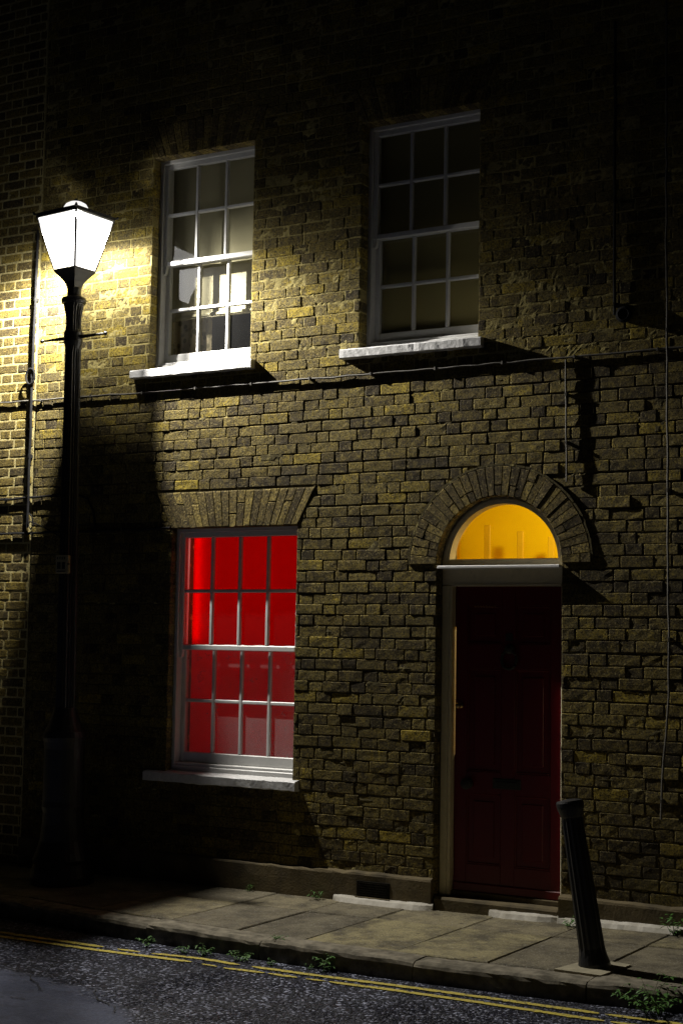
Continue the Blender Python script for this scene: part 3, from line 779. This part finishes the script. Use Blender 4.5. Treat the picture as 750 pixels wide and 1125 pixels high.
mr = lt_.nodes.new('ShaderNodeMapRange'); mr.inputs['From Min'].default_value = 1.; mr.inputs['From Max'].default_value = -1.; lt_.links.new(sx.outputs['Z'], mr.inputs['Value'])
cr = lt_.nodes.new('ShaderNodeValToRGB'); lt_.links.new(mr.outputs[0], cr.inputs[0])     # photometric curve of the downward optic
cv = [(.0, .008), (.5, .014), (.55, .04), (.6, .10), (.65, .42), (.70, .95), (.745, 1.), (.86, .85), (1., .62)]
while len(cr.color_ramp.elements) > 1: cr.color_ramp.elements.remove(cr.color_ramp.elements[-1])
for i_, (p_, v_) in enumerate(cv):
    e_ = cr.color_ramp.elements[0] if i_ == 0 else cr.color_ramp.elements.new(p_); e_.position = p_; e_.color = (v_, v_, v_, 1)
lt_.links.new(cr.outputs[0], em.inputs['Strength'])
lo = bpy.data.objects.new('street_lamp_burner', L_); col.objects.link(lo); lo.parent = lamp; lo.location = (BO[0], BO[1], zl(4.745))
# label plate strapped to the post
pp = MB(); zc = zl(2.185); ang = A0 - R(20)
mt = Matrix.Rotation(ang + R(90), 4, 'Z')
pp.box(-.060, .038, -.105, -.065, zc - .066, zc + .066, .004, 0, None, mt)
pp.box(-.050, .012, -.1075, -.1055, zc + .034, zc + .052, 0, 1, None, mt); 
for a, b2, c, e in ((-.048, -.022, -.035, .015), (-.012, .012, -.035, .015), (-.05, .012, -.055, -.048)): pp.box(a, b2, -.1075, -.1055, zc + c, zc + e, 0, 1, None, mt)
for a in (-.04, -.028, -.018, -.004): pp.box(a, a + .005, -.108, -.1072, zc + .036, zc + .05, 0, 0, None, mt)
pp.box(.03, .0395, -.107, -.085, zc - .006, zc + .008, 0, 1, None, mt)
pp.build('label_plate', [M['plate'], M['plate_mark']], lamp)

# ------------------------------------------------------------------ bollard
bx, by = 1.432, -1.085
bl = thing('bollard', 'black fluted iron bollard leaning to the left on the pavement edge', 'bollard', (bx, by, zpav(bx, by)), (R(1), R(-9.2), 0))
p = MB(); prof = [(.088, -.05), (.086, .02), (.078, .05), (.072, .08), (.070, .10), (.062, .55), (.057, .78), (.056, .795)]
p.lathe(prof, 28, flute=[0, 0, 0, .03, .09, .09, .09, 0]); p.build('shaft', M['black_iron'], bl)
p = MB(); p.lathe([(.054, .79), (.060, .80), (.068, .825), (.073, .842), (.075, .855), (.075, .872), (.070, .882), (.035, .889), (.004, .891)], 28); p.build('cap', M['black_iron'], bl, smooth=R(35))

# ------------------------------------------------------------------ cables and pipes on the wall
def cable(name, pts, r, m, label, cat='cable', clips=0., cl_m=None, extra=None):
    t = MB(); P2 = []
    for i in range(len(pts) - 1):
        a, b = Vector(pts[i]), Vector(pts[i + 1]); n = max(1, int((b - a).length / .12))
        for k in range(n):
            v = a + (b - a) * k / n
            P2.append(v + Vector((nrg.normal(0, .0018), 0, nrg.normal(0, .0022))) if (k or i) else v)
    P2.append(Vector(pts[-1])); t.tube(P2, r, 8)
    if extra: extra(t)
    o = t.build(name, m, None, smooth=R(60)); tag(o, label, cat)
    if clips:
        L = 0.
        for a, b in zip(P2, P2[1:]):
            L += (b - a).length
            if L > clips:
                L = 0; c = (a + b) / 2
                if not -4.6 < c.x < 2.3 or c.z > 7: continue
                q = MB(); q.box(c.x - .006, c.x + .006, c.y - r - .003, .006, c.z - r - .004, c.z + r + .004, .001); q.build('cable_clip', cl_m or m, o)
    return o
cable('cable', [(-7.4, -.016, 3.49), (-3.96, -.016, 3.475), (-2.6, -.016, 3.462), (-1.38, -.016, 3.458), (.82, -.016, 3.456), (1.5, -.016, 3.460), (4.1, -.016, 3.46)], .0072, M['grey_cable'], 'long grey cable running along the wall under the upper sills', clips=.42)
cable('cable', [(-7.4, -.014, 2.70), (-3.93, -.014, 2.701), (-3.14, -.014, 2.716), (-3.03, -.014, 2.68), (-2.97, -.014, 2.58), (-2.95, -.014, 2.45)], .009, M['black_cable'], 'black cable bending down the wall behind the lamp post', clips=.5)
cable('cable', [(-7.4, -.016, 2.425), (-3.9, -.016, 2.427), (-3.0, -.016, 2.43), (-2.25, -.016, 2.438)], .0095, M['black_cable'], 'black cable ending at the top left of the red window', clips=.38, cl_m=M['grey_cable'])
cable('cable', [(.83, -.014, 3.446), (.832, -.014, 3.0), (.838, -.014, 2.66)], .0065, M['grey_cable'], 'short thin cable dropping towards the right of the door arch', clips=.3)
cable('cable', [(1.502, -.040, 7.4), (1.497, -.040, 4.5), (1.502, -.040, 2.4), (1.508, -.038, 1.35), (1.485, -.034, 1.1), (1.46, -.03, .82), (1.452, -.025, .60)], .0075, M['grey_cable'], 'thin pipe running full height down the wall at right of door', 'pipe', clips=.9)
def lp(t):
    t.tube([(-3.62 + .045 * math.cos(a), -.045, 3.66 + .062 * math.sin(a)) for a in [2 * math.pi * i / 20 for i in range(21)]], .008, 6)
    t.tube([(-3.614, -.032, 2.62), (-3.60, -.035, 2.50), (-3.575, -.035, 2.455), (-3.55, -.03, 2.49), (-3.57, -.03, 2.56), (-3.60, -.03, 2.58)], .006, 6)
    t.tube([(-3.59, -.03, 2.52), (-3.45, -.02, 2.47), (-3.30, -.016, 2.40), (-3.22, -.014, 2.28)], .005, 6)
cable('cable', [(-3.606, -.030, 4.83), (-3.612, -.030, 3.6), (-3.614, -.030, 2.47)], .0105, M['black_cable'], 'vertical black cable with a coiled loop beside the lamp post', clips=.55, extra=lp)
def vc(t): t.lathe([(.0, 0)], 3) if False else None
o = cable('conduit', [(1.155, -.02, 5.6), (1.155, -.02, 4.5), (1.155, -.02, 3.70)], .010, M['black_cable'], 'dark conduit on the upper wall right of the dim window', 'pipe', clips=.6)
q = MB(); q.lathe([(.045, 0), (.052, .01), (.052, .028), (.035, .034), (.03, .026), (.004, .024)], 20); j = q.build('junction_box', M['black_cable'], o, smooth=R(40)); j.location = (1.215, 0, 3.70); j.rotation_euler = (R(90), 0, 0)

# ------------------------------------------------------------------ pavement, kerb, road
pv = MB()
XJ = [-8.1, -7.5, -6.9, -6.25, -5.6, -5.05, -4.4, -3.8, -3.2, -2.6, -1.95, -1.30, -.77, -.28, .33, .92, 1.49, 2.1, 2.7, 3.3, 3.9, 4.6]
def slab(poly, tone, dz=0., tl=(0, 0)):
    n = len(poly); cx_ = sum(p[0] for p in poly) / n; cy_ = sum(p[1] for p in poly) / n
    vs = []
    for inset, h in ((0, -.05), (0, -.006), (.008, 0.)):
        for x, y in poly:
            dx, dy = x - cx_, y - cy_; L = math.hypot(dx, dy); s = (L - inset) / L
            X, Y = cx_ + dx * s, cy_ + dy * s
            vs.append((X, Y, zpav(X, Y) + h + dz + tl[0] * (X - cx_) + tl[1] * (Y - cy_)))
    fs = [tuple(2 * n + k for k in range(n))]
    for L in (0, n):
        for k in range(n): fs.append((L + k, L + (k + 1) % n, L + n + (k + 1) % n, L + n + k))
    pv.add(vs, fs, 0, tone)
tones = {}
for i in range(len(XJ) - 1):
    a, b = XJ[i], XJ[i + 1]; g = .004
    sk = .05
    ya, yb = -.45 + .01 * rnd.uniform(-1, 1), None
    for row in (0, 1):
        ton = rnd.random()
        if row == 1 and abs(a - .33) < .02: ton = .95
        if row == 1 and abs(a - .92) < .02: ton = .25
        if row == 0: poly = [(a + sk + g, -.0), (b + sk - g, -.0), (b + .02 - g, ya + g), (a + .02 + g, ya + g)]
        else:
            poly = [(a + .02 + g, ya - g), (b + .02 - g, ya - g), (b - .035 - g, yk(b) + .17), (a - .035 + g, yk(a) + .17)]
        slab(poly[::-1], ton, rnd.uniform(-.003, .003), (rnd.uniform(-.004, .004), rnd.uniform(-.005, .005)))
# bedding under the joints
vs = []; fs = []
for i, x in enumerate([-14 + .5 * k for k in range(57)]): vs += [(x, .02, zpav(x, 0) - .012), (x, yk(x) + .1, zpav(x, yk(x)) - .012)]
for i in range(56): fs.append((2 * i, 2 * i + 1, 2 * i + 3, 2 * i + 2))
pv.add(vs, fs, 1)
o = pv.build('pavement', [M['slab'], M['crack']], None); tag(o, kind='structure', label='stone slab pavement below the brick house', cat='pavement')
pd = MB(); zq = lambda x, y: zpav(x, y) + .007
quad = [(1.27, -1.26), (1.54, -1.29), (1.60, -.98), (1.36, -.93)]
pd.add([(x, y, zq(x, y)) for x, y in quad] + [(x, y, zq(x, y) - .03) for x, y in quad], [(3, 2, 1, 0), (0, 1, 5, 4), (1, 2, 6, 5), (2, 3, 7, 6), (3, 0, 4, 7)])
o = pd.build('pavement_patch', M['fillet'], None); M_pad = simple_noise_mat('concrete_patch', (.40, .36, .25), (.30, .27, .19), 12, .85, .2, .6, 80, .005); o.data.materials[0] = M_pad
tag(o, kind='structure', label='pale mortar patch round the foot of the bollard', cat='patch')
kb = MB(); xk = -8.; KJ = []
while xk < 6: L = rnd.uniform(.85, 1.05); KJ.append((xk, xk + L)); xk += L
sh = .504 - min((abs(e - .504), e) for a, e in KJ)[1]
for a, b in KJ:
    a, b = a + sh, b + sh; n = 14; vs = []; fs = []; dz = rnd.uniform(-.003, .004); dy = rnd.uniform(-.004, .004)
    for i in range(n + 1):
        x = a + .003 + (b - a - .006) * i / n; y = yk(x) + dy; j = lambda q=.0022: nrg.normal(0, q); end = .006 if i in (0, n) else 0
        zt = zpav(x, y) + dz
        vs += [(x, y + .175, zt - .03), (x, y + .172, zt + .0 + j(.001)), (x, y + .10, zt + .003 + j() - end), (x, y + .03, zt + .001 + j() - end), (x, y + .008 + j(), zt - .012 + j() - end), (x, y + j(.0015), zt - .03 + j()), (x, y - .004 + j(.002), zt - .08), (x, y - .006, zt - .3)]
    for i in range(n):
        for k in range(7): fs.append((i * 8 + k, i * 8 + k + 1, (i + 1) * 8 + k + 1, (i + 1) * 8 + k))
    fs.append(tuple(range(8))[::-1]); fs.append(tuple(n * 8 + k for k in range(8))); kb.add(vs, fs)
o = kb.build('kerb', M['kerb'], None, smooth=R(40)); tag(o, kind='structure', label='worn granite kerb between pavement and road', cat='kerb')

def zr_(x, y):
    return zroad(x, y) + .006 * (float(vn1(np.float64(x * 1.3 + 60), np.float64(y * 1.3 + 60))) - .5)
rd = MB()
def gridlines(a, b, fine0, fine1, st, cst):
    L = []; x = a
    while x < b - 1e-6:
        L.append(x); x += st if fine0 - 1e-6 <= x < fine1 else cst
        if L[-1] < fine0 < x: x = fine0
    L.append(b); return L
gx = gridlines(-60, 60, -6, 6, .1, 4.5); gy = gridlines(-60, 40, -6, -.3, .08, 3.5)
vs = [(x, y, (zr_(x, y) if -6 < x < 6 and -6 < y < 0 else zroad(x, y))) for x in gx for y in gy]; ny = len(gy)
rd.add(vs, [(i * ny + j, (i + 1) * ny + j, (i + 1) * ny + j + 1, i * ny + j + 1) for i in range(len(gx) - 1) for j in range(ny - 1)])
o = rd.build('road', M['road'], None, smooth=True, fix=False); tag(o, kind='structure', label='worn wet asphalt road with a smoother cracked patch', cat='road')
ck = MB()
def crack(pts, wd):
    P3 = []
    for (xa, ya), (xb, yb) in zip(pts, pts[1:]):
        n = max(2, int(math.hypot(xb - xa, yb - ya) / .025))
        for k in range(n): t = k / n; P3.append((xa + (xb - xa) * t + nrg.normal(0, .007), ya + (yb - ya) * t + nrg.normal(0, .007)))
    vs = []; fs = []
    for i, (x, y) in enumerate(P3):
        wj = wd * rnd.uniform(.3, 1.2)
        for s in (-1, 1): vs.append((x + s * wj * .4, y + s * wj, zr_(x, y) + .005))
    for i in range(len(P3) - 1): fs.append((2 * i, 2 * i + 1, 2 * i + 3, 2 * i + 2))
    ck.add(vs, fs)
crack([(-1.55, -2.55), (-1.30, -2.47), (-1.13, -2.60), (-1.0, -2.72), (-.86, -2.66), (-.78, -2.55)], .0045)
crack([(-.78, -2.55), (-.62, -2.72), (-.45, -2.80), (-.32, -2.95)], .004)
crack([(-1.30, -2.47), (-1.22, -2.40), (-1.12, -2.46)], .003); crack([(-1.9, -2.30), (-1.72, -2.27), (-1.55, -2.34)], .007); crack([(-1.25, -2.98), (-1.05, -2.93), (-.88, -2.90)], .005)
o = ck.build('road_cracks', M['crack'], None); tag(o, kind='structure', label='dark cracks across the asphalt patch', cat='road')
ym = MB()
def yline(pts, wd=.048):
    P3 = []
    for (xa, ya), (xb, yb) in zip(pts, pts[1:]):
        n = max(1, int(math.hypot(xb - xa, yb - ya) / .03))
        for k in range(n): t = k / n; P3.append((xa + (xb - xa) * t, ya + (yb - ya) * t))
    P3.append(pts[-1]); vs = []; fs = []; N = len(P3)
    for i, (x, y) in enumerate(P3):
        e = min(1, .35 + i / 3, .35 + (N - 1 - i) / 3)
        for s in (-1, 1):
            yy = y + s * wd / 2 * e * (1 + nrg.normal(0, .10)); vs.append((x, yy, zr_(x, yy) + .005))
    for i in range(N - 1): fs.append((2 * i, 2 * i + 1, 2 * i + 3, 2 * i + 2))
    ym.add(vs, fs)
yline([(-7, -1.50), (-3.6, -1.555), (-2.346, -1.568), (-1.9, -1.572), (-1.502, -1.579)]); yline([(-1.395, -1.583), (-1.22, -1.588)], .036)
yline([(-1.139, -1.582), (-.82, -1.556), (-.515, -1.578)], .044); yline([(-.434, -1.574), (.396, -1.560), (1.115, -1.597), (1.66, -1.632)]); yline([(1.69, -1.634), (1.95, -1.655), (2.3, -1.67)], .044)
yline([(-7, -1.62), (-3.6, -1.665), (-2.252, -1.672), (-1.523, -1.676), (-.79, -1.666)]); yline([(-.709, -1.678), (-.596, -1.690)], .034); yline([(-.545, -1.698), (-.282, -1.680)], .044)
yline([(-.259, -1.676), (-.071, -1.678)], .044); yline([(-.015, -1.676), (.11, -1.672)], .036); yline([(.13, -1.671), (.453, -1.672), (1.1, -1.718), (1.74, -1.775)]); yline([(1.77, -1.778), (2.1, -1.81), (2.6, -1.83)], .044)
o = ym.build('road_marking', M['yellow'], None); tag(o, kind='structure', label='worn double yellow lines along the kerb', cat='road marking')

# ------------------------------------------------------------------ weeds
def weed(x, y, z, size, nst, label, seed, spread=1., group='weeds along the kerb and wall', leaf=1.):
    r = random.Random(seed); t = thing('weed', label, 'plant', (x, y, z), (0, 0, r.random() * 6), group)
    lv = MB(); sm = MB()
    for s in range(nst):
        a = r.random() * 2 * math.pi; out = size * spread * r.uniform(.3, 1.); h = size * r.uniform(.5, 1.)
        base = Vector((r.uniform(-.2, .2) * size * spread, r.uniform(-.2, .2) * size * spread, -.004))
        tip = base + Vector((math.cos(a) * out, math.sin(a) * out, h))
        mid = (base + tip) / 2 + Vector((0, 0, h * .22)); pts = []
        for k in range(5): u = k / 4; pts.append(base * (1 - u) ** 2 + mid * 2 * u * (1 - u) + tip * u * u)
        sm.tube(pts, [.0016, .0015, .0013, .001, .0006], 5)
        for k in range(1, 5):
            for side in range(3):
                b = a + r.uniform(-2.4, 2.4); L = size * leaf * r.uniform(.22, .42); wd = L * r.uniform(.28, .42)
                d = Vector((math.cos(b), math.sin(b), r.uniform(-.2, .6))).normalized(); sd = d.cross(Vector((0, 0, 1))).normalized(); up = sd.cross(d)
                c = pts[k]; rows = []
                for q, ww in ((.0, .15), (.3, .85), (.6, 1.), (.85, .6), (1., .05)):
                    m = c + d * L * q - Vector((0, 0, 1)) * L * .35 * q * q
                    rows += [m - sd * wd * ww * .5 + up * wd * .12 * ww, m, m + sd * wd * ww * .5 + up * wd * .12 * ww]
                lv.add([tuple(v) for v in rows], [(i * 3 + e, i * 3 + e + 1, i * 3 + e + 4, i * 3 + e + 3) for i in range(4) for e in (0, 1)])
    lv.build('leaves', M['leaf'], t, smooth=True, fix=False); sm.build('stems', M['stem'], t, smooth=True)
    return t
WR = [(-1.29, -1.43, .075, 6, 'small weed in the gutter, farthest left of the row'), (-1.0, -1.45, .06, 6, 'small low weed second from left in the gutter row'),
      (-.86, -1.45, .075, 9, 'bushier weed third from left in the gutter row'), (-.57, -1.47, .075, 9, 'leafy weed fourth from left in the gutter row'),
      (-.38, -1.47, .05, 7, 'flat weed in the gutter just right of the leafy gutter clump'), (-.02, -1.43, .105, 7, 'upright weed standing alone in the gutter at the middle'),
      (-.14, -1.44, .04, 4, 'tiny sprig just left of the lone upright gutter weed')]
for i, (x, y, s, n, lab) in enumerate(WR): weed(x, min(y, yk(x) - .03), zroad(x, y), s * .88, n, lab, 100 + i)
weed(1.90, -1.52, zroad(1.9, -1.5), .17, 20, 'large spreading weed in the gutter beyond the bollard', 120, 1.35, leaf=.55)
weed(-.885, -.085, zpav(-.885, -.1), .06, 5, 'small weed at the wall foot where the plinth turns bright', 121)
weed(-1.46, -.075, zpav(-1.46, -.1), .05, 4, 'small weed at the wall foot below the red window', 122)
weed(.915, -.14, zpav(.915, -.16), .075, 6, 'small weed at the wall foot beside the door step', 123)
weed(1.56, -.12, zpav(1.56, -.13), .12, 4, 'thin tall weed at the wall foot right of the bollard', 124, .5)
weed(-.44, yk(-.44) + .07, zpav(-.44, -1.3) - .002, .035, 14, 'tiny green tuft growing on top of the kerb', 130, 1.6)

# ------------------------------------------------------------------ light
def plight(name, loc, power, c, size):
    l = bpy.data.lights.new(name, 'POINT'); l.energy = power; l.color = c; l.shadow_soft_size = size
    o = bpy.data.objects.new(name, l); col.objects.link(o); o.location = loc; return o
plight('hall_lamp', (.45, 1.25, 2.75), 52., (1., .93, .62), .06)
plight('red_room_lamp', (-1.6, 1.3, 2.3), 9., (1., .6, .5), .08)
tl = MB(); tl.tube([(-2.165, .262, 1.62), (-2.165, .262, 2.42)], .010, 8); o = tl.build('tube_lamp', emit('tube_lamp_glow', (1., .01, .006), 5.), None); tag(o, 'upright tube lamp behind the left edge of the red blind', 'lamp')

wd_ = bpy.data.worlds.new('World'); scene.world = wd_; wd_.use_nodes = True
nt = wd_.node_tree; bg = nt.nodes['Background']
sky = nt.nodes.new('ShaderNodeTexSky'); sky.sky_type = 'NISHITA'; sky.sun_disc = False; sky.sun_elevation = R(-4); sky.sun_rotation = R(100)
nt.links.new(sky.outputs[0], bg.inputs['Color']); bg.inputs["Strength"].default_value = .03

# ------------------------------------------------------------------ camera
yaw, pit, rol = .52522446, .0847603, .01661973
fwd = Vector((-math.sin(yaw) * math.cos(pit), math.cos(yaw) * math.cos(pit), math.sin(pit)))
r0 = Vector((math.cos(yaw), math.sin(yaw), 0)); u0 = r0.cross(fwd)
r1 = r0 * math.cos(rol) + u0 * math.sin(rol); u1 = -r0 * math.sin(rol) + u0 * math.cos(rol)
cam = bpy.data.cameras.new('camera'); co = bpy.data.objects.new('camera', cam); col.objects.link(co)
mw = Matrix.Identity(4)
for i in range(3): mw[i][0] = r1[i]; mw[i][1] = u1[i]; mw[i][2] = -fwd[i]
mw.translation = Vector((4.34762725, -8.89792352, 1.64299861)); co.matrix_world = mw
cam.sensor_fit = 'VERTICAL'; cam.sensor_height = 36.; cam.sensor_width = 24.; cam.lens = 1650.07 / 1125 * 36
cam.clip_start = .05; cam.clip_end = 500
scene.camera = co
vs_ = scene.view_settings; vs_.view_transform = 'Standard'; vs_.look = 'None'; vs_.exposure = 0.; vs_.gamma = 1.; vs_.use_curve_mapping = False
scene.render.engine = 'CYCLES'; cy = scene.cycles
cy.use_denoising = True; cy.denoising_prefilter = 'NONE'; cy.max_bounces = 6; cy.diffuse_bounces = 3; cy.glossy_bounces = 3; cy.transparent_max_bounces = 12; cy.transmission_bounces = 3
cy.use_adaptive_sampling = False; cy.sample_clamp_indirect = .6; cy.caustics_reflective = False; cy.caustics_refractive = False
